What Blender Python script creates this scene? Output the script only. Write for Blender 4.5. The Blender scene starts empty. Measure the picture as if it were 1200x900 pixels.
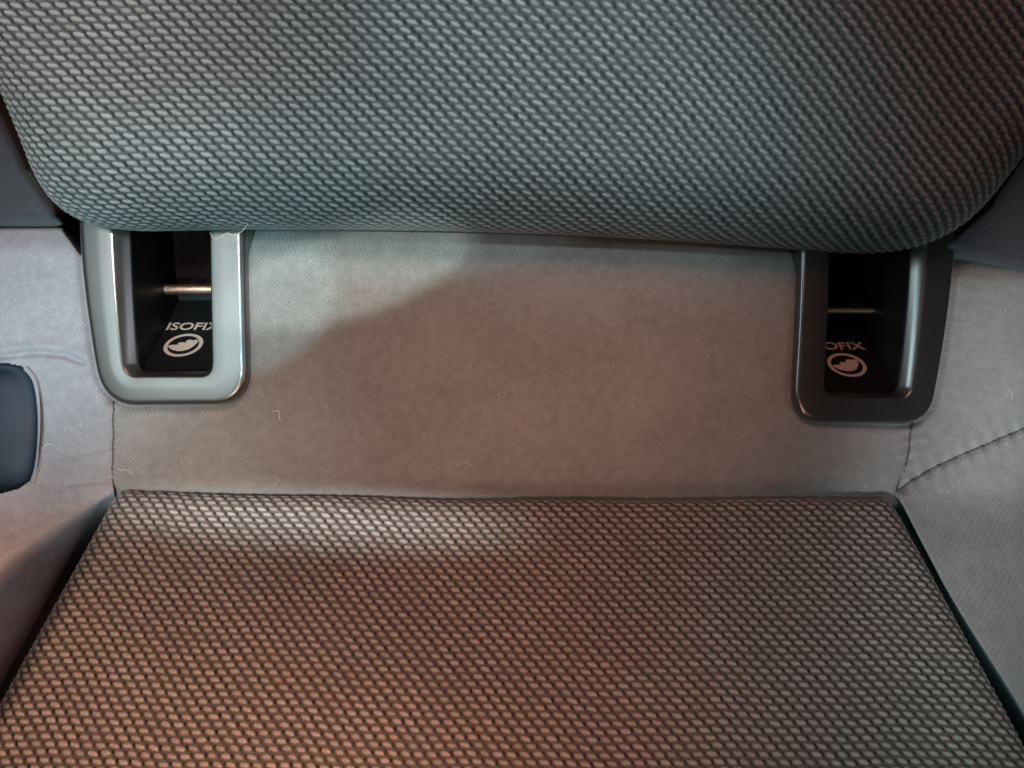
import bpy, math, random
import numpy as np
from mathutils import Matrix, Vector, Euler

random.seed(4); rng = np.random.default_rng(4)
C = bpy.context.scene.collection
S = 0.00035          # metres per photo pixel on the reference plane of the seat crease
D = 0.33             # camera distance from that plane
CR = Matrix.Rotation(math.radians(42), 4, 'X')   # tips the whole seat so that the backrest stands up

def P(px, py, z=0.0):
    k = S * (D - z) / D
    return np.array([(px - 600) * k, (450 - py) * k, z])
def PA(px, py, z):
    k = S * (D - z) / D
    return np.stack([(px - 600) * k, (450 - py) * k, z + 0 * px], -1)
def sst(x, a, b):
    t = np.clip((x - a) / (b - a), 0, 1); return t * t * (3 - 2 * t)
def gs(x, m, s): return np.exp(-((x - m) / s) ** 2)

# ------------------------------------------------------------------ objects
def link(o, parent=None):
    C.objects.link(o)
    if parent: o.parent = parent
    return o
def mesh_np(name, V, F, mat, parent=None, smooth=True, cols=None, uv=None):
    """V (n,3), F (m,4) quads"""
    me = bpy.data.meshes.new(name)
    V = np.asarray(V, dtype=np.float32); F = np.asarray(F, dtype=np.int32)
    me.vertices.add(len(V)); me.vertices.foreach_set('co', V.ravel())
    k = F.shape[1]
    me.loops.add(F.size); me.loops.foreach_set('vertex_index', F.ravel())
    me.polygons.add(len(F))
    me.polygons.foreach_set('loop_start', np.arange(len(F), dtype=np.int32) * k)
    me.polygons.foreach_set('loop_total', np.full(len(F), k, dtype=np.int32))
    me.update(calc_edges=True)
    me.polygons.foreach_set('use_smooth', np.full(len(F), smooth))
    if cols is not None:
        a = me.color_attributes.new('weave', 'FLOAT_COLOR', 'POINT')
        a.data.foreach_set('color', np.asarray(cols, dtype=np.float32).ravel())
    if uv is not None:
        l = me.uv_layers.new(name='cloth')
        l.data.foreach_set('uv', np.asarray(uv, dtype=np.float32)[F.ravel()].ravel())
    me.materials.append(mat)
    return link(bpy.data.objects.new(name, me), parent)
def poly_mesh(name, V, F, mat, parent=None, smooth=False):
    me = bpy.data.meshes.new(name); me.from_pydata([tuple(v) for v in V], [], F)
    me.polygons.foreach_set('use_smooth', [smooth] * len(me.polygons)); me.materials.append(mat); me.update()
    return link(bpy.data.objects.new(name, me), parent)
def tube(name, pts, r, mat, parent=None, n=8, taper=False):
    pts = [Vector(p) for p in pts]; V = []; F = []
    up = Vector((0.13, 0.21, 0.97))
    for i, p in enumerate(pts):
        d = (pts[min(i + 1, len(pts) - 1)] - pts[max(i - 1, 0)]).normalized()
        a = d.cross(up); 
        if a.length < 0.05: a = d.cross(Vector((1, 0, 0)))
        a.normalize(); b = d.cross(a)
        rr = r * (1 if not taper else max(0.25, math.sin(math.pi * (i + .5) / len(pts)) ** .5))
        for k in range(n):
            t = 2 * math.pi * k / n
            V.append(p + a * math.cos(t) * rr + b * math.sin(t) * rr)
    for i in range(len(pts) - 1):
        for k in range(n):
            F.append([i * n + k, i * n + (k + 1) % n, (i + 1) * n + (k + 1) % n, (i + 1) * n + k])
    F.append(list(range(n))); F.append(list(range((len(pts) - 1) * n, len(pts) * n)))
    return poly_mesh(name, V, F, mat, parent, True)
def thing(name, label, cat, loc, group=None):
    o = bpy.data.objects.new(name, None); o.empty_display_size = .02; link(o)
    o.location = tuple(loc); o['label'] = label; o['category'] = cat
    if group: o['group'] = group
    return o
def grid_faces(ny, nx, keep=None):
    i = np.arange(ny * nx).reshape(ny, nx)
    F = np.stack([i[:-1, :-1], i[1:, :-1], i[1:, 1:], i[:-1, 1:]], -1).reshape(-1, 4)
    if keep is not None:
        k = keep.reshape(ny, nx)
        kk = (k[:-1, :-1] & k[1:, :-1] & k[1:, 1:] & k[:-1, 1:]).ravel(); F = F[kk]
    return F
def compact(V, F, *ext):
    u, inv = np.unique(F.ravel(), return_inverse=True)
    return (V[u], inv.reshape(F.shape)) + tuple(e[u] for e in ext)
def inside(poly, x, y):
    r = np.zeros(x.shape, bool); n = len(poly)
    for i in range(n):
        x1, y1 = poly[i]; x2, y2 = poly[(i + 1) % n]
        c = ((y1 > y) != (y2 > y)) & (x < (x2 - x1) * (y - y1) / (y2 - y1 + 1e-12) + x1)
        r ^= c
    return r

# ------------------------------------------------------------------ materials
def mat(name):
    m = bpy.data.materials.new(name); m.use_nodes = True
    nt = m.node_tree; return m, nt, nt.nodes['Principled BSDF']
def N(nt, t, **kw):
    n = nt.nodes.new(t)
    for k, v in kw.items():
        if k in n.inputs: n.inputs[k].default_value = v
        else: setattr(n, k, v)
    return n
def L(nt, a, b): nt.links.new(a, b)

def smooth_cloth(name, col, col2, bump=.35, pitch=800., twist=0.6, sheen=.25, tw=.2):
    """finely ribbed twill with fuzz; the uv of the sheet is in metres"""
    m, nt, b = mat(name)
    uv = N(nt, 'ShaderNodeUVMap', uv_map='cloth')
    mp = N(nt, 'ShaderNodeMapping'); mp.inputs['Rotation'].default_value = (0, 0, twist); L(nt, uv.outputs[0], mp.inputs[0])
    w = N(nt, 'ShaderNodeTexWave', wave_type='BANDS', bands_direction='X'); w.inputs['Scale'].default_value = pitch / 3.2
    w.inputs['Distortion'].default_value = 1.2; w.inputs['Detail'].default_value = 1.0; w.inputs['Detail Scale'].default_value = 2.0
    L(nt, mp.outputs[0], w.inputs['Vector'])
    w2 = N(nt, 'ShaderNodeTexWave', wave_type='BANDS', bands_direction='Y'); w2.inputs['Scale'].default_value = pitch / 3.5
    w2.inputs['Distortion'].default_value = 1.0; L(nt, mp.outputs[0], w2.inputs['Vector'])
    n1 = N(nt, 'ShaderNodeTexNoise'); n1.inputs['Scale'].default_value = 1500; n1.inputs['Detail'].default_value = 3; L(nt, uv.outputs[0], n1.inputs['Vector'])
    n2 = N(nt, 'ShaderNodeTexNoise'); n2.inputs['Scale'].default_value = 28; n2.inputs['Detail'].default_value = 5; n2.inputs['Roughness'].default_value = .6; L(nt, uv.outputs[0], n2.inputs['Vector'])
    n3 = N(nt, 'ShaderNodeTexNoise'); n3.inputs['Scale'].default_value = 260; n3.inputs['Detail'].default_value = 4; L(nt, uv.outputs[0], n3.inputs['Vector'])
    a = N(nt, 'ShaderNodeMath', operation='MULTIPLY_ADD'); L(nt, w.outputs['Fac'], a.inputs[0]); a.inputs[1].default_value = tw; L(nt, n1.outputs['Fac'], a.inputs[2])
    a2 = N(nt, 'ShaderNodeMath', operation='MULTIPLY_ADD'); L(nt, w2.outputs['Fac'], a2.inputs[0]); a2.inputs[1].default_value = tw * .25; L(nt, a.outputs[0], a2.inputs[2])
    mx = N(nt, 'ShaderNodeMix', data_type='RGBA'); mx.inputs['A'].default_value = (*col2, 1); mx.inputs['B'].default_value = (*col, 1)
    f = N(nt, 'ShaderNodeMapRange'); f.inputs['From Min'].default_value = .32; f.inputs['From Max'].default_value = .68 + tw * 1.1; L(nt, a2.outputs[0], f.inputs[0])
    L(nt, f.outputs[0], mx.inputs['Factor'])
    hs = N(nt, 'ShaderNodeMath', operation='MULTIPLY_ADD'); L(nt, n2.outputs['Fac'], hs.inputs[0]); hs.inputs[1].default_value = .55
    h2 = N(nt, 'ShaderNodeMath', operation='MULTIPLY_ADD'); L(nt, n3.outputs['Fac'], h2.inputs[0]); h2.inputs[1].default_value = .5; h2.inputs[2].default_value = .48
    L(nt, h2.outputs[0], hs.inputs[2])
    sp = N(nt, 'ShaderNodeMapping'); sp.inputs['Scale'].default_value = (1, .35, 1); sp.inputs['Rotation'].default_value = (0, 0, .7); L(nt, uv.outputs[0], sp.inputs[0])
    n4 = N(nt, 'ShaderNodeTexNoise'); n4.inputs['Scale'].default_value = 620; n4.inputs['Detail'].default_value = 1; n4.inputs['Distortion'].default_value = 1.5; L(nt, sp.outputs[0], n4.inputs['Vector'])
    fl = N(nt, 'ShaderNodeMapRange'); fl.inputs['From Min'].default_value = .69; fl.inputs['From Max'].default_value = .80; fl.inputs['To Max'].default_value = .42; L(nt, n4.outputs['Fac'], fl.inputs[0])
    h3 = N(nt, 'ShaderNodeMath', operation='ADD'); L(nt, hs.outputs[0], h3.inputs[0]); L(nt, fl.outputs[0], h3.inputs[1]); hs = h3
    vm = N(nt, 'ShaderNodeVectorMath', operation='SCALE'); L(nt, mx.outputs['Result'], vm.inputs[0]); L(nt, hs.outputs[0], vm.inputs['Scale'])
    L(nt, vm.outputs[0], b.inputs['Base Color'])
    b.inputs['Roughness'].default_value = .9; b.inputs['Specular IOR Level'].default_value = .2
    b.inputs['Sheen Weight'].default_value = sheen; b.inputs['Sheen Roughness'].default_value = .5
    bp = N(nt, 'ShaderNodeBump'); bp.inputs['Strength'].default_value = bump; bp.inputs['Distance'].default_value = .00025
    L(nt, a2.outputs[0], bp.inputs['Height']); L(nt, bp.outputs[0], b.inputs['Normal'])
    return m
def weave_cloth(name, hi, mid, lo, sheen=.2):
    m, nt, b = mat(name)
    at = N(nt, 'ShaderNodeVertexColor', layer_name='weave')
    sp = N(nt, 'ShaderNodeSeparateColor'); L(nt, at.outputs[0], sp.inputs[0])
    uv = N(nt, 'ShaderNodeUVMap', uv_map='cloth')
    n1 = N(nt, 'ShaderNodeTexNoise'); n1.inputs['Scale'].default_value = 1700; n1.inputs['Detail'].default_value = 3; L(nt, uv.outputs[0], n1.inputs['Vector'])
    n2 = N(nt, 'ShaderNodeTexNoise'); n2.inputs['Scale'].default_value = 30; n2.inputs['Detail'].default_value = 4; L(nt, uv.outputs[0], n2.inputs['Vector'])
    r = N(nt, 'ShaderNodeValToRGB'); r.color_ramp.elements[0].position = .06; r.color_ramp.elements[0].color = (*lo, 1)
    r.color_ramp.elements[1].position = .9; r.color_ramp.elements[1].color = (*hi, 1)
    e = r.color_ramp.elements.new(.42); e.color = (*mid, 1)
    L(nt, sp.outputs[0], r.inputs[0])
    g = N(nt, 'ShaderNodeMath', operation='MULTIPLY_ADD'); L(nt, sp.outputs[1], g.inputs[0]); g.inputs[1].default_value = .22
    g1 = N(nt, 'ShaderNodeMath', operation='MULTIPLY_ADD'); L(nt, n1.outputs['Fac'], g1.inputs[0]); g1.inputs[1].default_value = .5; g1.inputs[2].default_value = .42
    g2 = N(nt, 'ShaderNodeMath', operation='MULTIPLY_ADD'); L(nt, n2.outputs['Fac'], g2.inputs[0]); g2.inputs[1].default_value = .3; L(nt, g1.outputs[0], g2.inputs[2])
    L(nt, g2.outputs[0], g.inputs[2])
    vm = N(nt, 'ShaderNodeVectorMath', operation='SCALE'); L(nt, r.outputs[0], vm.inputs[0]); L(nt, g.outputs[0], vm.inputs['Scale'])
    L(nt, vm.outputs[0], b.inputs['Base Color'])
    b.inputs['Roughness'].default_value = .72; b.inputs['Specular IOR Level'].default_value = .3
    b.inputs['Sheen Weight'].default_value = sheen
    bp = N(nt, 'ShaderNodeBump'); bp.inputs['Strength'].default_value = .5; bp.inputs['Distance'].default_value = .0002
    L(nt, n1.outputs['Fac'], bp.inputs['Height']); L(nt, bp.outputs[0], b.inputs['Normal'])
    return m
def plastic(name, col, rough, grain=.25, spec=.5):
    m, nt, b = mat(name)
    tc = N(nt, 'ShaderNodeTexCoord')
    n1 = N(nt, 'ShaderNodeTexNoise'); n1.inputs['Scale'].default_value = 2200; n1.inputs['Detail'].default_value = 2; L(nt, tc.outputs['Object'], n1.inputs['Vector'])
    n2 = N(nt, 'ShaderNodeTexNoise'); n2.inputs['Scale'].default_value = 90; n2.inputs['Detail'].default_value = 5; L(nt, tc.outputs['Object'], n2.inputs['Vector'])
    rr = N(nt, 'ShaderNodeMapRange'); rr.inputs['To Min'].default_value = rough - .06; rr.inputs['To Max'].default_value = rough + .1
    L(nt, n2.outputs['Fac'], rr.inputs[0]); L(nt, rr.outputs[0], b.inputs['Roughness'])
    b.inputs['Base Color'].default_value = (*col, 1); b.inputs['Specular IOR Level'].default_value = spec
    bp = N(nt, 'ShaderNodeBump'); bp.inputs['Strength'].default_value = grain; bp.inputs['Distance'].default_value = .0001
    L(nt, n1.outputs['Fac'], bp.inputs['Height']); L(nt, bp.outputs[0], b.inputs['Normal'])
    return m
def metal(name, col, rough):
    m, nt, b = mat(name)
    tc = N(nt, 'ShaderNodeTexCoord')
    n = N(nt, 'ShaderNodeTexNoise'); n.inputs['Scale'].default_value = 700; n.inputs['Detail'].default_value = 5; L(nt, tc.outputs['Object'], n.inputs['Vector'])
    r = N(nt, 'ShaderNodeMapRange'); r.inputs['To Min'].default_value = rough - .1; r.inputs['To Max'].default_value = rough + .25; L(nt, n.outputs['Fac'], r.inputs[0]); L(nt, r.outputs[0], b.inputs['Roughness'])
    b.inputs['Base Color'].default_value = (*col, 1); b.inputs['Metallic'].default_value = 1
    bp = N(nt, 'ShaderNodeBump'); bp.inputs['Strength'].default_value = .5; bp.inputs['Distance'].default_value = .0003; L(nt, n.outputs['Fac'], bp.inputs['Height']); L(nt, bp.outputs[0], b.inputs['Normal'])
    return m

M_rear = smooth_cloth('grey_twill', (.31, .295, .285), (.19, .18, .175), tw=.22, twist=-.75)
M_side = smooth_cloth('grey_side_twill', (.32, .314, .34), (.21, .205, .22), twist=.9)  # blue-purple tint puts the cool light on this side into the colour
M_right = smooth_cloth('grey_right_twill', (.30, .29, .28), (.20, .192, .188), twist=.9)
M_bolst = smooth_cloth('charcoal_twill', (.06, .064, .075), (.036, .038, .045))
M_wb = weave_cloth('woven_cloth_cool_lit', (.33, .36, .365), (.150, .170, .173), (.026, .038, .042))  # same cloth as the cushion, teal tint carries the cool light
M_wc = weave_cloth('woven_cloth_warm_lit', (.37, .32, .29), (.170, .140, .123), (.030, .018, .012))  # same cloth tinted for warm light, brown bounce painted into the slots
M_seam = smooth_cloth('seam_thread', (.15, .135, .125), (.09, .08, .075), sheen=0)
M_pipe = smooth_cloth('pale_piping', (.34, .35, .38), (.2, .2, .22), sheen=.3)
M_plas = plastic('black_satin_plastic', (.028, .027, .027), .30, spec=.9)
M_plas.node_tree.nodes['Principled BSDF'].inputs['Coat Weight'].default_value = 1; M_plas.node_tree.nodes['Principled BSDF'].inputs['Coat Roughness'].default_value = .22; M_plas.node_tree.nodes['Principled BSDF'].inputs['Coat IOR'].default_value = 1.7
M_pock = plastic('black_pocket_plastic', (.008, .008, .009), .5, spec=.25)
M_navy = plastic('navy_plastic', (.007, .014, .030), .6, grain=.5)
M_print, _nt, _b = mat('white_print'); _b.inputs['Base Color'].default_value = (.60, .48, .42, 1); _b.inputs['Roughness'].default_value = .45
M_bar = metal('zinc_steel', (.62, .40, .30), .35)
M_dark = plastic('gap_shade_black', (.008, .007, .007), .8, spec=.1)
M_lint, _nt, _b = mat('lint'); _b.inputs['Base Color'].default_value = (.6, .58, .55, 1); _b.inputs['Roughness'].default_value = .8

# ------------------------------------------------------------------ the woven panels
def weave_height(s, t, seed, A, B, sh, nub, slot):
    """floating yarns on a darker ground with a deep slot beside each; t grows downward on the cloth.
    nub(s) -> half width, half height, tilt; slot -> half width, half height, tilt"""
    r = np.random.default_rng(seed)
    s0_ = s
    s = s + .00030 * np.sin(t * 61 + 1.3 + seed) + .0003 * np.sin(s * 47 + t * 90) + .00012 * np.sin(t * 640 + s * 210)
    t = t + .00022 * np.sin(s * 83 + .7 * seed) + .00016 * np.sin(s * 210 + t * 55) + .00008 * np.sin(s * 900 - t * 300)
    tab, tab2, tab3 = r.random((3, 257, 263))
    j = np.floor(t / B); best = np.zeros(s.shape); hole = np.zeros(s.shape); rnd = np.zeros(s.shape)
    nw, nh, nt = nub(s0_); sw, shh, st_ = slot
    def ell(dx, dy, w, h, an, p):
        ca, sa = np.cos(an), np.sin(an)
        return 1 - (np.abs((dx * ca + dy * sa) / w) ** p + np.abs((-dx * sa + dy * ca) / h) ** p)
    for dj in (-1, 0, 1, 2):
        jj = j + dj; off = sh * A * jj - np.floor(sh * jj) * A
        for di in (-1, 0, 1):
            ii = np.floor((s - off) / A) + di
            k1 = (jj.astype(int) % 257, (ii - np.floor(sh * jj)).astype(int) % 263)
            v1, v2, v3 = tab[k1], tab2[k1], tab3[k1]
            dx = s - ii * A - off - (v1 - .5) * .00035; dy = t - jj * B - (v2 - .5) * .0002
            q = ell(dx - .75 * dy, dy, nw * A * (.93 + .14 * v3), nh * B * (.92 + .16 * v1), nt + (v2 - .5) * .16, 2.7)
            q = np.clip(q * 1.5, 0, 1) ** .8 * (.72 + .30 * v2 ** .8) * (1 - .10 * np.clip(dy / (nh * B), -1, 1))
            m = q > best; best = np.where(m, q, best); rnd = np.where(m, v3, rnd)
            g = ell(dx - .5 * A - .1 * dy, dy + (v3 - .5) * .0004, sw * A * (.7 + .5 * v1), shh * B * (.75 + .4 * v2), st_, 2.0)
            hole = np.maximum(hole, np.clip(g * 1.4, 0, 1) * (.55 + .5 * v3))
    base = .42 + .05 * np.sin(t * 2 * np.pi / B + 1.2) + .03 * np.sin((s + t * .4) * 2 * np.pi / .00085)
    base = base - .17 * (.5 - .5 * np.cos(2 * np.pi * (s / A - sh * t / B))) ** 2
    h = base * (1 - hole * (best < .2)); h = np.maximum(h, np.where(best > .02, .42 + .55 * best, 0))
    h = h + .05 * np.sin((s * .35 + t) * 2 * np.pi / .00062) * (best > .25) + .08 * (r.random(s.shape) - .5)
    return np.clip(h, 0, 1.15), rnd

def woven(name, s0, s1, t0, t1, step, edges, rc, frame, matl, parent, seed, bulge=None, thmax=1.75, amp=.00062, wf=None, pn=2.0):
    """edges: (px,py,nx,ny,R) half planes in fabric coordinates; frame(s,t,h)->3D"""
    nx = int((s1 - s0) / step); ny = int((t1 - t0) / step)
    s, t = np.meshgrid(np.linspace(s0, s1, nx), np.linspace(t0, t1, ny))
    es = []
    for (ex, ey, ax, ay, R) in edges:
        es.append(np.clip((s - ex) * ax + (t - ey) * ay + rc, 0, None))
    mag = sum(e ** pn for e in es) ** (1 / pn) + 1e-9
    sx = sum((e / mag) ** (pn - 1) * q[2] for e, q in zip(es, edges)); sy = sum((e / mag) ** (pn - 1) * q[3] for e, q in zip(es, edges))
    wsum = sum(e ** 2 for e in es) + 1e-12; wr = sum(e ** 2 * q[4] for e, q in zip(es, edges))
    nm = np.sqrt(sx ** 2 + sy ** 2) + 1e-9
    nxn, nyn = sx / nm, sy / nm
    R = np.where(wsum > 1e-9, wr / wsum, edges[0][4])
    e = np.clip(mag - rc, 0, None); th = e / R
    keep = th < thmax
    ct, st = np.cos(th), np.sin(th)
    h, rnd = wf(s, t)
    hh = h * amp
    cs = s - nxn * e + nxn * R * st; ctt = t - nyn * e + nyn * R * st
    dep = -R * (1 - ct)
    if bulge is not None: dep = dep + bulge(s, t)
    cs += nxn * st * hh; ctt += nyn * st * hh; dep += ct * hh
    V = frame(cs, ctt, dep).reshape(-1, 3)
    F = grid_faces(ny, nx, keep)
    cols = np.stack([h, rnd, h * 0, h * 0 + 1], -1).reshape(-1, 4)
    V, F, cols, uv = compact(V, F, cols, np.stack([s, t], -1).reshape(-1, 2))
    return mesh_np(name, V, F, matl, parent, True, cols, uv)

# ---- cushion -------------------------------------------------------------
cushion = thing('seat_cushion', 'grey fabric rear seat cushion with brown-lit woven centre and smooth padded edges', 'seat cushion', (0, 0, 0))
TA = .5; al = math.atan(TA); ZS = -.0005
p0 = P(600, 577, ZS)
def zcush(py):
    v = (450 - py) * S; Y0 = (450 - 581) * S
    return TA * (Y0 - v) / (1 - TA * v / D)
def fr_c(s, t, h):   # t runs toward the viewer (down in the picture)
    tilt = .010; s = s + 0 * t
    x = s; y = p0[1] - t * math.cos(al) + h * math.sin(al) - .0022 * np.exp(-(s / .11) ** 2) + .0003 * np.sin(s * 70) * np.exp(-np.abs(t) / .03); z = p0[2] + t * math.sin(al) + h * math.cos(al)
    return np.stack([x + t * 0, y - x * tilt, z], -1)
def fab_c(px, py):   # fabric coordinates of a picture point on the cushion plane
    z = zcush(py); q = P(px, py, z); return q[0], (p0[1] - q[1] - q[0] * .010) / math.cos(al)
def edge_from(pa, pb, R, inset):
    (x1, y1), (x2, y2) = pa, pb
    dx, dy = x2 - x1, y2 - y1; l = math.hypot(dx, dy); n = (dy / l, -dx / l)
    # n has to point out: flip if it points at the centre
    cx, cy = 0, .08
    if (cx - x1) * n[0] + (cy - y1) * n[1] > 0: n = (-n[0], -n[1])
    return (x1 - n[0] * inset, y1 - n[1] * inset, n[0], n[1], R)
Rl, Rr, Rt = .011, .011, .0065
eL = edge_from(fab_c(129, 572), fab_c(-7, 818), Rl, Rl)
eR = edge_from(fab_c(1055, 582), fab_c(1216, 880), Rr, Rr)
eT = edge_from((-.2, 0), (.2, 0), Rt, Rt)
def bulge_c(s, t): return .004 * np.exp(-((s / .16) ** 2)) * sst(t, .0, .09)
def wf_c(s, t):
    tw = .00236 / .003 * np.log(1 + 1.27 * np.clip(t, -.03, 1))
    nub = lambda q: (.335 + .02 * np.sin(q * 31), .335 + 0 * q, .0 + 0 * q)
    return weave_height(s, tw, 3, .0047, .00232, .46, nub, (.125, .46, -.25))
def wf_b(s, t):
    k = sst(s, -.13, .03)
    nub = lambda q: (.355 - .10 * k, .36 - .05 * k, .10 + .25 * k + .55 * sst(q, .02, .13))
    return weave_height(s, -t, 7, .0050, .00245, .5, nub, (.15, .66, -.5))
woven('woven_panel', -.26, .26, -.02, .24, .00032, [eL, eR, eT], .0008, fr_c, M_wc, cushion, 3, bulge_c, wf=wf_c, pn=5)

def bez(a, b, c, n, end=True):
    t = np.linspace(0, 1, n, endpoint=end)[:, None]
    a, b, c = map(np.array, (a, b, c)); return (1 - t) ** 2 * a + 2 * t * (1 - t) * b + t * t * c
def ucurve(q):
    q = [np.array(p, float) for p in q]
    return np.vstack([bez(q[0], q[1], q[2], 16, False), bez(q[2], q[3], q[4], 14, False), bez(q[4], (q[4] + q[5]) / 2, q[5], 12, False),
                      bez(q[5], q[6], q[7], 14, False), bez(q[7], q[8], q[9], 16)])
LO = [(94, 215), (90, 300), (113, 428), (121, 474), (158, 475), (252, 474), (290, 473), (291, 432), (288, 330), (287, 215)]
LI = [(149, 215), (149, 300), (159, 424), (160, 434), (168, 435), (236, 435), (246, 435), (247, 424), (245, 330), (244, 215)]
RO = [(936, 235), (938, 330), (929, 456), (928, 493), (960, 495), (1052, 497), (1090, 497), (1095, 458), (1118, 340), (1121, 235)]
RI = [(974, 235), (974, 330), (967, 448), (967, 459), (977, 460), (1044, 461), (1054, 461), (1056, 449), (1070, 340), (1071, 235)]

def mid_curve(O, I, f):
    a, b = ucurve(O), ucurve(I); return a * (1 - f) + b * f
HOLE_L = mid_curve(LO, LI, .45); HOLE_R = mid_curve(RO, RI, .45)
def curve_dist(px, py, c):
    return seam_dist(px, py, [tuple(q) for q in c[::3]])
def sink(px, py):
    return -.0022 * np.exp(-(curve_dist(px, py, mid_curve(LO, LI, .02)) / 7) ** 2) - .0022 * np.exp(-(curve_dist(px, py, mid_curve(RO, RI, .02)) / 7) ** 2)

# smooth pieces of the cushion: sheets given by left and right border in the picture
def sheet(name, rows, zf, nx, ny, m, parent, holes=(), uvs=1.0):
    """rows: list of (py, pxl, pxr[, pyr]) from top to bottom, interpolated"""
    r = np.array([q if len(q) == 4 else (q[0], q[1], q[2], q[0]) for q in rows], float)
    k = np.r_[0, np.cumsum(np.hypot(np.diff(r[:, 0]), np.diff(r[:, 1]) * .5))]; k /= k[-1]
    tt = np.linspace(0, 1, ny)
    pyl = np.interp(tt, k, r[:, 0]); pxl = np.interp(tt, k, r[:, 1]); pxr = np.interp(tt, k, r[:, 2]); pyr = np.interp(tt, k, r[:, 3])
    u = np.linspace(0, 1, nx)[None, :]
    px = pxl[:, None] * (1 - u) + pxr[:, None] * u; py = pyl[:, None] * (1 - u) + pyr[:, None] * u
    z = zf(px, py); V = PA(px, py, z)
    keep = np.ones(px.shape, bool)
    for h in holes: keep &= ~inside(h, px, py)
    V = V.reshape(-1, 3); F = grid_faces(ny, nx, keep)
    uv = V[:, :2] + V[:, 2:3] * np.array([[.0, .6]])
    V, F, uv = compact(V, F, uv)
    return mesh_np(name, V, F[:, ::-1], m, parent, True, None, uv)

rn = np.random.default_rng(9)
_fq = [(rn.uniform(.006, .03), rn.uniform(.006, .03), rn.uniform(0, 6.3), rn.uniform(.2, 1)) for _ in range(9)]
def wob(px, py): return sum(a * np.sin(fx * px + fy * py + ph) for fx, fy, ph, a in _fq) / 9
def seam_dist(px, py, pts):
    d = np.full(np.broadcast(px, py).shape, 1e9)
    for (x1, y1), (x2, y2) in zip(pts[:-1], pts[1:]):
        dx, dy = x2 - x1, y2 - y1; t = np.clip(((px - x1) * dx + (py - y1) * dy) / (dx * dx + dy * dy), 0, 1)
        d = np.minimum(d, np.hypot(px - x1 - t * dx, py - y1 - t * dy))
    return d
seamL = [(133, 470), (133, 520), (131, 572)]
seamR = [(1069, 488), (1063, 540), (1050, 581)]
seamH = [(131, 571), (200, 573), (400, 579), (650, 585), (900, 586), (1050, 581)]
seamD = [(1050, 576), (1085, 553), (1120, 536), (1160, 519), (1205, 500), (1330, 450)]
seamA = [(-60, 416), (10, 417), (45, 413), (75, 416), (95, 424)]
def back_fall(px, py):
    e = 300 + (px - 100) * .03
    return -.016 * sst(e - py, 0, 60) - .06 * sst(e - py, 50, 190)
def pucker(px, py, sm, w=11): return .00030 * np.sin(py * .42 + px * .08 + 1.5 * np.sin(py * .05)) * np.exp(-seam_dist(px, py, sm) / w)
def z_rear(px, py):
    z = -.002 + back_fall(px, py) + .0006 * wob(px, py) + sink(px, py)
    q_ = py - 4 * np.sin(px * .012); z = z + .0017 * sst(q_, 453, 468) * np.exp(-np.clip(q_ - 468, 0, 999) / 40) * sst(px, 290, 420) * (1 - sst(px, 860, 925))
    z = z + .0008 * gs(px, 895, 20) * gs(py, 463, 14)
    z = z + pucker(px, py, seamL) + pucker(px, py, seamR) + .00025 * np.sin(px * .21 + 2 * np.sin(px * .013)) * sst(py, 535, 572) + .0009 * gs(py - .12 * px, 430 - .12 * 600, 60) * sst(px, 640, 930)
    z = z - .0065 * sst(py, 548, 590) ** 2 - .03 * sst(py, 590, 606) - .0012 * np.exp(-seam_dist(px, py, seamL) / 6) - .0012 * np.exp(-seam_dist(px, py, seamR) / 6)
    return z
sheet('rear_panel', [(90, 180, 1040), (478, 132.5, 1072), (520, 132.5, 1066), (560, 131.5, 1056), (592, 126, 1052), (612, 122, 1060)], z_rear, 760, 420, M_rear, cushion,
      holes=[HOLE_L, HOLE_R])
def z_left(px, py):
    z = -.002 + back_fall(px, py) + .0012 * wob(px * 1.6, py * 1.6) + sink(px, py)
    z = z - .0016 * np.exp(-seam_dist(px, py, seamL) / 6)
    z = z + .006 * sst(90 - px, 0, 120) * sst(py, 300, 420) - .05 * sst(px - 66 - (py - 262) * .75, 0, 12) * sst(304 - py, 0, 16) - .05 * sst(270 - py, 0, 10)
    z = z + pucker(px, py, seamL)
    # creases
    z = z - .0020 * np.exp(-(seam_dist(px, py, seamA) / 4) ** 2) + .0010 * np.exp(-seam_dist(px, py + 9, seamA) / 7)
    z = z - .0005 * np.exp(-(seam_dist(px, py, [(85, 535), (110, 528), (131, 524)]) / 4) ** 2)
    z = z - .0009 * np.exp(-(seam_dist(px, py, [(80, 567), (104, 566), (130, 563)]) / 3) ** 2)
    # roll over into the lower flank
    dd = (py - 566) 
    z = z - .020 * sst(dd, 0, 150) * (1 - .4 * sst(60 - px, 0, 160)) + .6 * zcush(581 + 22 * np.log1p(np.exp((py - 581) / 22)))
    xe = 131 - (py - 572) * .54
    z = z - (.009 * np.exp(-np.clip(xe - 2 - px, 0, 999) / 16) + .012 * sst(px - xe, -6, 14)) * sst(py, 566, 620)
    z = z - .0045 * gs(px, 20, 46) * gs(py, 500, 80)
    return z
buckle_hole = [(-260, 427), (8, 426), (26, 430), (36, 440), (43, 462), (45, 500), (41, 545), (36, 562), (22, 572), (0, 578), (-260, 590)]
sheet('side_panel', [(90, -220, 178), (478, -220, 133), (520, -220, 133), (566, -220, 131.5), (590, -220, 136), (640, -220, 118), (840, -260, 16), (1000, -300, -58)], z_left, 420, 640, M_side, cushion, holes=[buckle_hole, HOLE_L])
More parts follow.
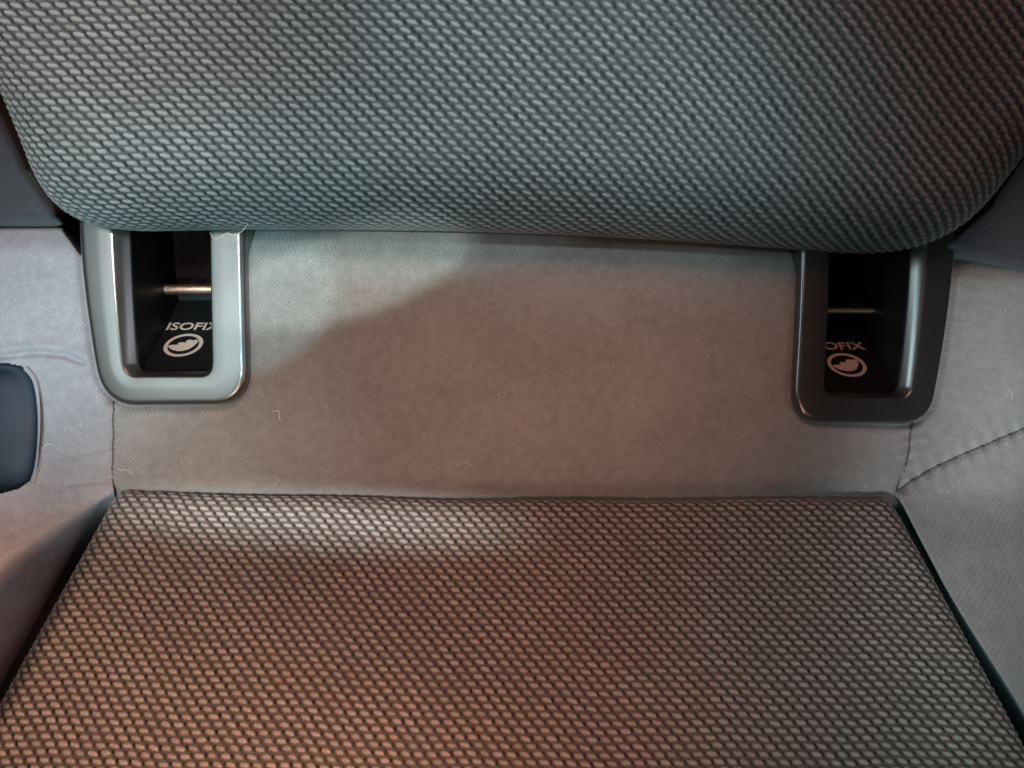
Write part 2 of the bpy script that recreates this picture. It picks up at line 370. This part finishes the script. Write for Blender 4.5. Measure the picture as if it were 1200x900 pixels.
def z_right(px, py):
    z = -.002 + back_fall(px, py) + .0008 * wob(px, py) + sink(px, py) - .0016 * np.exp(-seam_dist(px, py, seamR) / 6)
    z = z - .0018 * np.exp(-seam_dist(px, py, seamD) / 5) + .0004 * np.sin(px * .33 - py * .12) * np.exp(-seam_dist(px, py, seamD) / 10) + pucker(px, py, seamR)
    z = z + .004 * sst(px, 1070, 1200) + zcush(581 + 22 * np.log1p(np.exp((py - 581) / 22))) + .003 * sst(py, 570, 650)
    xe = 1050 + (py - 581) * .517
    z = z - .055 * sst(xe + 0 + 15 * sst(py, 670, 860) - px, -4, 4) * sst(py, 574, 600)
    return z
sheet('side_panel', [(90, 1040, 1420), (488, 1070, 1420), (520, 1065, 1420), (560, 1055, 1420), (578, 1050, 1420), (600, 1047, 1420), (880, 1188, 1420), (1000, 1247, 1420)], z_right, 420, 620, M_right, cushion, holes=[HOLE_R])

def on(px, py, f, dz=0):
    z = float(f(np.array([float(px)]), np.array([float(py)]))[0]) + dz; return P(px, py, z)
def seam(pts, f, r, dz, stitch=True, m=None, wid=None):
    """seam line with separate stitches that dip in and out of the cloth, one mesh"""
    pts = np.array(pts, float); k = np.r_[0, np.cumsum(np.hypot(*np.diff(pts, axis=0).T))]
    n = int(k[-1] / 1.2); u = np.linspace(0, k[-1], n)
    xs = np.interp(u, k, pts[:, 0]) + .5 * np.sin(u * .21); ys = np.interp(u, k, pts[:, 1]) + .5 * np.sin(u * .17 + 1)
    q = [on(x, y, f, dz + (.00022 * math.sin(uu * 2 * math.pi / 7.) if stitch else 0)) for x, y, uu in zip(xs, ys, u)]
    return tube('seam', q, r, m or M_seam, cushion, 6)
seam(seamL, z_rear, .0004, .0000)
seam(seamR, z_rear, .00045, .0000)
seam(seamD, z_right, .0005, .0001)

# belt buckle pocket at the left with its pale piping
bp = [np.array(q, float) for q in buckle_hole]
pv = []
ring = bp[1:-1]
def smooth_pts(pts, n=60):
    pts = np.array(pts); k = np.r_[0, np.cumsum(np.hypot(*np.diff(pts, axis=0).T))]
    for _ in range(2):
        q = np.repeat(pts, 2, axis=0)[1:-1]; a = q[::2]; b = q[1::2]
        pts = np.vstack([pts[:1], np.stack([a * .75 + b * .25, a * .25 + b * .75], 1).reshape(-1, 2), pts[-1:]])
    return pts
sp_ = smooth_pts([(-200, 427), (8, 426), (26, 430), (36, 440), (43, 462), (45, 500), (41, 545), (36, 562), (22, 572), (0, 578), (-200, 590)])
n = len(sp_); V = []; c = np.array([-90, 503.])
prof = [(1.03, .000), (1.0, -.0045), (.97, -.006), (.90, -.0045), (.80, -.003), (.5, -.002), (0.02, -.002)]
for f, dz in prof:
    for q in sp_:
        g = c + (q - c) * np.array([f, f]); V.append(P(g[0], g[1], -.001 + dz))
F = []
for i in range(len(prof) - 1):
    for k in range(n - 1): F.append([i * n + k, (i + 1) * n + k, (i + 1) * n + k + 1, i * n + k + 1])
pocket = poly_mesh('belt_pocket', V, F, M_navy, cushion, True); pocket['label'] = 'dark navy rounded belt buckle insert set in the left side of the cushion'
pp = smooth_pts([(30, 431), (40, 441), (46, 462), (48.5, 500), (45, 545), (38, 566)])
tube('piping', [on(q[0], q[1], z_left, .0002) for q in pp], .0011, M_pipe, pocket, 10)

# ---- backrest ------------------------------------------------------------
backrest = thing('rear_seat_back', 'rear seat backrest in grey woven fabric with cool light tinted in, rounded edge overhanging both anchor guides', 'seat backrest', P(600, 275, 0))
backrest.location = (0, 0, 0)
TB = .26; be = math.atan(TB); RB = .032; zb = .030
yb = (450 - 290) * S            # silhouette of the bottom edge
rot = math.radians(-2.0)
def fr_b(s, t, h):
    x = s; y = yb + t * math.cos(be) - h * math.sin(be); z = zb + t * math.sin(be) + h * math.cos(be)
    y = y - .0035 * np.clip(np.abs(x) / .13, 0, 1.4) ** 2
    c_, s_ = math.cos(rot), math.sin(rot)
    return np.stack([x * c_ - (y - yb) * s_, yb + x * s_ + (y - yb) * c_, z], -1)
bl = (-.1625, .030, -.955, -.30, .024); br = (.156, .030, .85, -.52, .028)
bb = (0, RB * .93, 0, -1, .031)
nrm = lambda e: (e[0], e[1], e[2] / math.hypot(e[2], e[3]), e[3] / math.hypot(e[2], e[3]), e[4])
def bulge_b(s, t): return .005 * np.exp(-((s / .15) ** 2)) * sst(t, .02, .10) + .0015 * np.sin(s * 21 + 1) * sst(t, .01, .06)
woven('woven_panel', -.30, .30, -.03, .27, .00036, [nrm(bl), nrm(bb), nrm(br)], .008, fr_b, M_wb, backrest, 7, bulge_b, 1.9, pn=3.6, wf=wf_b)

def z_bl(px, py):
    z = -.004 - .02 * sst(px, 60, 120) - .016 * sst(py, 244, 270) ** 2 + .0008 * wob(px * 1.5, py * 1.3)
    xe = np.interp(py, [60, 130, 200, 262], [-25, 2, 34, 78])
    return z - .02 * sst(px - xe, -16, 14) ** 1.5 + .01 * sst(-px, 0, 200)
o = sheet('side_bolster', [(-200, -260, 0), (60, -260, 0), (130, -260, 18), (200, -260, 48), (262, -260, 92), (276, -260, 100)], z_bl, 200, 300, M_bolst, backrest)
o['label'] = 'charcoal smooth fabric bolster at the left of the backrest'
def z_br(px, py):
    xe = np.interp(py, [100, 165, 240, 292, 330], [1232, 1203, 1152, 1092, 1060])
    ye = 296 + (px - 1090) * .26
    z = .004 - .022 * sst(xe - px, -26, 12) ** 2 - .02 * sst(py - ye, -22, 8) ** 2 + .01 * sst(px, 1200, 1400)
    return z + .0006 * wob(px * 1.5, py * 1.3)
o = sheet('side_bolster', [(-200, 1290, 1480), (100, 1215, 1480), (165, 1192, 1480), (240, 1140, 1480), (292, 1082, 1480, 340), (304, 1096, 1480, 402)], z_br, 240, 300, M_bolst, backrest)
o['label'] = 'dark grey smooth fabric bolster at the right of the backrest'

# ------------------------------------------------------------------ anchor guides
def arr(c, z): return PA(c[:, 0], c[:, 1], np.full(len(c), z))
def loft(rings):
    n = len(rings[0]); V = np.vstack(rings); F = []
    for i in range(len(rings) - 1):
        for k in range(n - 1): F.append([i * n + k, i * n + k + 1, (i + 1) * n + k + 1, (i + 1) * n + k])
    return V, np.array(F)

def text_mesh(s, size):
    cu = bpy.data.curves.new('t', 'FONT'); cu.body = s; cu.size = size; cu.extrude = .00005; cu.align_x = 'CENTER'; cu.resolution_u = 4
    cu.space_character = 1.0; cu.offset = .00012
    ob = bpy.data.objects.new('t', cu); C.objects.link(ob); dg = bpy.context.evaluated_depsgraph_get()
    me = bpy.data.meshes.new_from_object(ob.evaluated_get(dg)); bpy.data.objects.remove(ob); bpy.data.curves.remove(cu); return me

def guide(label, O, I, lipx, bar_px, bar_py, flip):
    g = thing('anchor_guide', label, 'anchor guide', (0, 0, 0), 'child seat anchor guides')
    co, ci = ucurve(O), ucurve(I)
    zt = .0019
    pr = [(-.02, -.009), (0, -.004), (0, .0000), (.02, .0009), (.06, zt - .0003), (.11, zt), (.25, zt + .0001), (.45, zt + .0002), (.62, zt + .0001), (.70, zt),
          (.74, zt - .0002), (.80, zt - .0009), (.87, zt - .0019), (.94, zt - .0031), (.99, zt - .0040), (1.0, zt - .0048)]
    # refine the profile
    pf = np.array(pr); u = np.arange(len(pf)); uu = np.linspace(0, len(pf) - 1, 61)
    fs = np.interp(uu, u, pf[:, 0]); hs = np.interp(uu, u, pf[:, 1])
    ker = np.array([.25, .5, .25])
    for _ in range(1):
        fs[1:-1] = np.convolve(fs, ker, 'valid'); hs[1:-1] = np.convolve(hs, ker, 'valid')
    O3 = arr(co, 0); I3 = arr(ci, 0); rings = []
    nn_ = len(O3); uu2 = np.arange(nn_); ef = np.interp(uu2, [0, 18, 30, 42, 54, nn_ - 1], [.68, .68, .82, .82, .9, .9] if not flip else [.9, .9, .82, .82, .68, .68])[:, None]
    for f, h in zip(fs, hs):
        fe = f / .7 * ef if f < .7 else ef + (f - .7) / .3 * (1 - ef)
        r = O3 * (1 - fe) + I3 * fe; r[:, 2] = h; rings.append(r)
    V, F = loft(rings); mesh_np('bezel', V, F, M_plas, g)
    # pocket: side walls and the ramp that carries the print
    ylip = (450 - lipx[1]) * S; tg = 1.2; rings = []
    z0 = zt - .0048; cx = I3[:, 0].mean()
    for d in [0, .0004, .0008, .0016, .003, .005, .008, .012, .016, .021, .027, .034, .042]:
        r = I3.copy(); yy = ylip + max(0, d - .001) / tg
        if d > 0: r[:, 1] = np.maximum(r[:, 1], yy)
        r[:, 0] += np.sign(cx - r[:, 0]) * min(d, .02) * .05
        r[:, 2] = z0 - d; rings.append(r)
    V, F = loft(rings); pk = mesh_np('pocket', V, F, M_pock, g, False)
    # dark floor of the pocket
    x0, x1 = I3[:, 0].min() - .004, I3[:, 0].max() + .004
    q = [(x0, ylip, z0 - .0418), (x1, ylip, z0 - .0418), (x1, ylip + .13, z0 - .0418), (x0, ylip + .13, z0 - .0418)]
    poly_mesh('floor_plate', q, [[0, 1, 2, 3]], M_pock, pk)
    # print on the ramp
    ga = math.atan(tg); X = (lipx[0] - 600) * S
    base = Vector((X, ylip, z0 - .001)); up = Vector((0, math.cos(ga), -math.sin(ga))); nn = Vector((0, math.sin(ga), math.cos(ga)))
    ri = Vector((1, 0, 0))
    Mx = Matrix((ri, up, nn)).transposed().to_4x4()
    lab = text_mesh('ISOFIX', .0076)
    w = max(v.co.x for v in lab.vertices) - min(v.co.x for v in lab.vertices)
    lab.transform(Matrix.Scale(.0236 / w, 4, (1, 0, 0))); 
    lab.transform(Matrix.Translation(base + up * lipx[3] + nn * .00015) @ Mx)
    lab.materials.append(M_print); link(bpy.data.objects.new('lettering', lab), pk)
    # round child seat emblem: ring, seated figure with seat shell
    V = []; F = []; n = 48; Ro, Ri = .0082, .0066
    for k in range(n):
        a = 2 * math.pi * k / n; V += [(Ro * math.cos(a), Ro * math.sin(a), 0), (Ri * math.cos(a), Ri * math.sin(a), 0)]
    for k in range(n):
        j = (k + 1) % n; F.append([2 * k, 2 * j, 2 * j + 1, 2 * k + 1])
    fig = [(-6.7, -.6), (-5.6, -2.2), (-3.8, -3.6), (-1.4, -4.5), (1.2, -4.4), (3.4, -3.0), (4.9, -.6), (5.8, 2.0), (5.6, 3.6), (4.2, 3.9), (3.3, 3.2), (2.4, 3.8),
           (1.0, 3.7), (.2, 2.7), (.6, 1.6), (-.6, 1.9), (-2.0, 1.9), (-2.9, 1.0), (-2.3, .2), (-3.6, .1), (-5.0, .1)]
    b0 = len(V); V += [(x * .00098, y * .00098, .00002) for x, y in fig]; F.append(list(range(b0, b0 + len(fig))))
    T = Matrix.Translation(base + up * lipx[2] + nn * .0002) @ Mx
    V = [T @ Vector(v) for v in V]
    poly_mesh('emblem', V, F, M_print, pk)
    # the steel loop behind, fixed to the car body
    return g
gl = guide('pale reflecting plastic child seat anchor guide on the left, below the loose hair', LO, LI, (194, 436, .0185, .0298), 0, 0, False)
gr = guide('black plastic child seat anchor guide on the right, with a bright inner edge', RO, RI, (1014, 461, .0188, .0298), 0, 0, True)

def bar(label, pxa, pxb, py, z, r, col):
    a = P(pxa, py, z); b = P(pxb, py, z)
    t = thing('anchor_bar', label, 'anchor bar', (0, 0, 0), 'steel anchor bars in the guides')
    pts = [a + np.array([-.006, .0, -.03]), a + np.array([-.006, 0, -.008])]
    for k in range(6):
        th = k / 5 * math.pi / 2; pts.append(a + np.array([-.006 * math.cos(th) , 0, -.006 + .006 * math.sin(th)]))
    for k in range(6):
        th = k / 5 * math.pi / 2; pts.append(b + np.array([.006 * math.sin(th), 0, -.006 + .006 * math.cos(th)]))
    pts += [b + np.array([.006, 0, -.008]), b + np.array([.006, 0, -.03])]
    tube('rod', pts, r, M_bar, t, 16)
    c = (a + b) / 2
    V = []; 
    for dx, dy, dz in [(-.016, .004, -.012), (.02, .004, -.012), (.02, .028, -.010), (.012, .034, -.010), (-.008, .034, -.010), (-.016, .028, -.010)]:
        V.append(c + np.array([dx, dy, dz]))
    V2 = [v - np.array([0, 0, .002]) for v in V]; n = len(V)
    F = [list(range(n)), list(range(n, 2 * n))[::-1]] + [[i, i + n, (i + 1) % n + n, (i + 1) % n] for i in range(n)]
    poly_mesh('bracket', V + V2, F, M_brk, t)
M_brk = metal('dull_bracket', (.012, .007, .007), .6)
bar('short warm-lit steel rod across the left anchor guide, the brighter one', 190, 262, 339, -.032, .0024, 0)
bar('thin dim steel rod across the right anchor guide', 968, 1032, 363, -.032, .0018, 0)

# ------------------------------------------------------------------ hair and lint
def hair(label, pts, f, r, lift=.0006, name='loose_hair', m=None, cat='hair'):
    pts = smooth_pts(pts); q = [P(x, y, f(x, y) + lift) for x, y in pts]
    o = tube(name, q, r, m or M_lint, None, 5, True); o['label'] = label; o['category'] = cat; return o
hair('thin pale curled hair hanging over the left anchor guide from the backrest', [(300, 255), (290, 262), (284, 272), (272, 276), (266, 272), (258, 279), (250, 281), (246, 272)],
     lambda x, y: .012, .00018)
ff = lambda x, y: float(z_rear(np.array([float(x)]), np.array([float(y)]))[0])
hair('tiny pale curl of lint below right corner of left guide', [(318, 483), (323, 481), (328, 482), (327, 490), (329, 493)], ff, .00018, .0003, 'lint_fibre', None, 'lint')
fl = lambda x, y: float(z_left(np.array([float(x)]), np.array([float(y)]))[0])
hair('short white lint fibre beside the piping of the navy insert', [(49, 527), (52, 522), (57, 520), (62, 521)], fl, .00018, .0004, 'lint_fibre', None, 'lint')
hair('small pale lint fibre where the left seams meet', [(136, 549), (141, 551), (147, 550), (155, 555)], ff, .00022, .0003, 'lint_fibre', None, 'lint')
hair('faint lint fibre just above the middle of the cushion seam', [(535, 546), (542, 541), (550, 544), (556, 547)], ff, .00013, .0003, 'lint_fibre', None, 'lint')

# ------------------------------------------------------------------ body sheet behind the gaps, black to stand in for their shade
V = [(-.6, -.35, -.13), (.6, -.35, -.13), (.6, .45, -.13), (-.6, .45, -.13)]
o = poly_mesh('car_body', V, [[0, 1, 2, 3]], M_dark); o['kind'] = 'structure'

# ------------------------------------------------------------------ lights
def aim(s, t):
    f = (t - s).normalized(); x = Vector((1, 0, 0)); x = (x - f * x.dot(f)).normalized(); y = (-f).cross(x)
    return Matrix((x, y, -f)).transposed().to_4x4()
def spot(name, target, src, e, col, semi, sy=1.0, roll=0, blend=.8, rad=.01):
    """semi: half width in metres of the pool on the target; sy squashes it"""
    l = bpy.data.lights.new(name, 'SPOT'); l.energy = e; l.color = col; l.shadow_soft_size = rad; l.spot_blend = blend
    o = bpy.data.objects.new(name, l); C.objects.link(o)
    s = Vector(src); t = Vector(target); d = t - s
    l.spot_size = 2 * math.atan(semi / d.length)
    q = aim(s, t)
    o.matrix_world = Matrix.Translation(s) @ q @ Matrix.Rotation(roll, 4, 'Z') @ Matrix.Diagonal((1, sy, 1, 1))
    return o
def area(name, loc, target, sx, sy, e, col, roll=0, spread=180):
    l = bpy.data.lights.new(name, 'AREA'); l.shape = 'RECTANGLE'; l.size = sx; l.size_y = sy; l.energy = e; l.color = col; l.spread = math.radians(spread)
    o = bpy.data.objects.new(name, l); C.objects.link(o)
    s = Vector(loc); q = aim(s, Vector(target))
    o.matrix_world = Matrix.Translation(s) @ q @ Matrix.Rotation(roll, 4, 'Z'); return o
WARM = (1, .60, .46); COOL = (.80, .96, 1.0); BLUE = (.66, .88, 1.0)
LS = []
def pool(name, px, py, z, src, a, b, roll=0, blend=.8, rad=.035):  # unseen spot added to lay a shaped pool of light on the seat
    LS.append(spot(name, P(px, py, z), src, 10, (1, 1, 1), a * S, b / a, math.radians(roll), blend, rad))
LS.append(area('warm_near_fill', (.02, -.10, .52), (.02, -.06, 0), .14, .10, 1, (1, 1, 1), spread=120))  # added warm fill near the camera, no real source in the car
LS.append(area('window_light', (-.394, .089, .62), (-.185, .05, 0), .24, .34, 1, (1, 1, 1), roll=.65, spread=30))
LS.append(area('high_fill', (.0, .36, .50), (-.06, -.03, 0), .3, .2, 1, (1, 1, 1), spread=100))
LS.append(area('low_fill', (-.05, -.5, .35), (.0, -.05, 0), .3, .2, 1, (1, 1, 1), spread=120))
pool('window_pool', 50, 340, 0, (-.35, .20, .55), 330, 200, 0, .75)
pool('arc_upper_pool', 400, 322, 0, (-.08, -.02, .6), 175, 58, 17, .45, .004)
pool('arc_tip_pool', 540, 296, 0, (-.08, -.02, .6), 165, 32, 11, .6, .004)
pool('arc_middle_pool', 285, 352, 0, (-.08, -.02, .6), 125, 95, 20, .45, .004)
pool('arc_lower_pool', 190, 530, 0, (-.30, .05, .6), 270, 90, 0, .8)
pool('seam_streak', 370, 604, 0, (-.15, -.12, .6), 300, 26, -3, .9, .008)
pool('flank_pool', 60, 600, 0, (.1, -.1, .5), 120, 90, 0, 1)
pool('backrest_left_pool', 80, 70, .05, (-.15, .16, .62), 270, 240, 0, 1)
pool('backrest_top_pool', 330, 10, .05, (-.15, .16, .62), 220, 120, 0, 1)
pool('backrest_corner_pool', 100, 190, .02, (-.2, .05, .62), 170, 110, 0, 1)
pool('backrest_middle_pool', 640, 60, .05, (-.10, .16, .62), 320, 200, 0, 1)
pool('backrest_right_pool', 850, 180, .03, (-.10, .05, .62), 190, 120, 0, 1)
pool('backrest_edge_pool', 300, 225, .02, (-.10, -.1, .65), 330, 45, 0, 1)
pool('cushion_left_pool', 240, 760, .02, (.38, -.15, .38), 420, 330, 0, .9)
pool('cushion_middle_pool', 620, 760, .02, (-.05, -.2, .6), 380, 300, 0, 1)
pool('cushion_right_pool', 1000, 800, .02, (.1, -.2, .6), 300, 240, 0, 1)
pool('centre_top_pool', 800, 335, .0, (.0, .06, .6), 360, 75, 3, .7)
pool('centre_left_pool', 470, 450, .0, (.0, -.05, .6), 200, 120, 0, 1)
pool('centre_pool', 620, 430, .0, (.05, -.2, .6), 420, 200, 0, 1)
pool('right_panel_pool', 1200, 460, .0, (-.05, -.38, .45), 190, 230, 0, .9)
pool('left_panel_pool', 40, 400, .0, (-.12, -.2, .6), 200, 190, 0, .8)
pool('panel_left_low_pool', 250, 525, .0, (-.12, -.2, .6), 150, 75, 0, .9)
pool('right_low_pool', 1160, 810, .02, (.1, -.35, .5), 200, 130, 0, 1)
LS.append(area('broad_warm_fill', (.05, -.35, .45), (.05, -.06, 0), .2, .1, 1, (1, 1, 1), spread=100))  # another added warm fill, not a real lamp
pool('left_corner_pool', 130, 880, .03, (.36, -.25, .36), 260, 220, 0, 1)
LS.append(area('right_bevel_fill', (-.27, .08, .27), (.165, .03, 0), .07, .16, 1, (1, 1, 1), spread=28))  # unseen panel added only for the glint on the right guide's bevel
LS.append(area('left_bevel_fill', (.27, .06, .26), (-.16, .03, 0), .1, .14, 1, (1, 1, 1), spread=28))  # unseen panel added so the left guide's inner bevel catches light
LV = {'warm_near_fill': (0, 0, 0),
      'window_light': (0.04225, 0.0503, 0.0498),
      'high_fill': (0.3805, 0.1994, 0.1613),
      'low_fill': (0, 0, 0),
      'window_pool': (0, 0, 0),
      'arc_upper_pool': (0.9417, 1.167, 1.111),
      'arc_tip_pool': (0.1194, 0.222, 0.2387),
      'arc_middle_pool': (0.45, 0.7622, 0.8011),
      'arc_lower_pool': (0, 0, 0),
      'seam_streak': (2.237, 2.684, 2.78),
      'flank_pool': (0, 0, 0),
      'backrest_left_pool': (1.043, 1.041, 1.009),
      'backrest_top_pool': (0.06985, 0.1299, 0.1397),
      'backrest_corner_pool': (0, 0, 0),
      'backrest_middle_pool': (0.8913, 1.183, 1.236),
      'backrest_right_pool': (0.2196, 0.4085, 0.4393),
      'backrest_edge_pool': (1.082, 2.013, 2.164),
      'cushion_left_pool': (0.6617, 0.3782, 0.2596),
      'cushion_middle_pool': (0.343, 0.1772, 0.1471),
      'cushion_right_pool': (0.1946, 0.3619, 0.3891),
      'centre_top_pool': (0, 0, 0),
      'centre_left_pool': (0.0421, 0.0261, 0.01516),
      'centre_pool': (0.6192, 0.3595, 0.2393),
      'right_panel_pool': (1.572, 1.832, 1.892),
      'left_panel_pool': (1.845, 2.387, 2.492),
      'panel_left_low_pool': (1.173, 1.09, 0.9026),
      'right_low_pool': (0.096, 0.1786, 0.192),
      'broad_warm_fill': (0, 0, 0),
      'left_corner_pool': (2.684, 1.567, 1.031),
      'right_bevel_fill': (0.00864, 0.0114, 0.012),
      'left_bevel_fill': (0.0051, 0.0054, 0.006)}
#LVEND
for o in LS:
    c = LV.get(o.name, (0, 0, 0)); m = max(c)
    if m < 1e-4: bpy.data.objects.remove(o); continue
    o.data.energy *= m * .95; o.data.color = tuple(v / m for v in c)

w = bpy.data.worlds.new('World'); bpy.context.scene.world = w; w.use_nodes = True
w.node_tree.nodes['Background'].inputs[0].default_value = (0.000, 0.000, 0.000, 1); w.node_tree.nodes['Background'].inputs[1].default_value = 0.0001

# ------------------------------------------------------------------ camera
cam = bpy.data.cameras.new('camera'); co = bpy.data.objects.new('camera', cam); C.objects.link(co)
co.location = (0, 0, D); cam.sensor_width = 36; cam.lens = 36 * D / (1200 * S); cam.clip_start = .01; cam.clip_end = 20
bpy.context.scene.camera = co
vs = bpy.context.scene.view_settings; vs.view_transform = 'Standard'; vs.look = 'None'; vs.exposure = 0
# stand the seat up: one rigid turn for everything
bpy.context.view_layer.update()
for o in list(C.objects):
    if o.parent is None: o.matrix_world = CR @ o.matrix_world
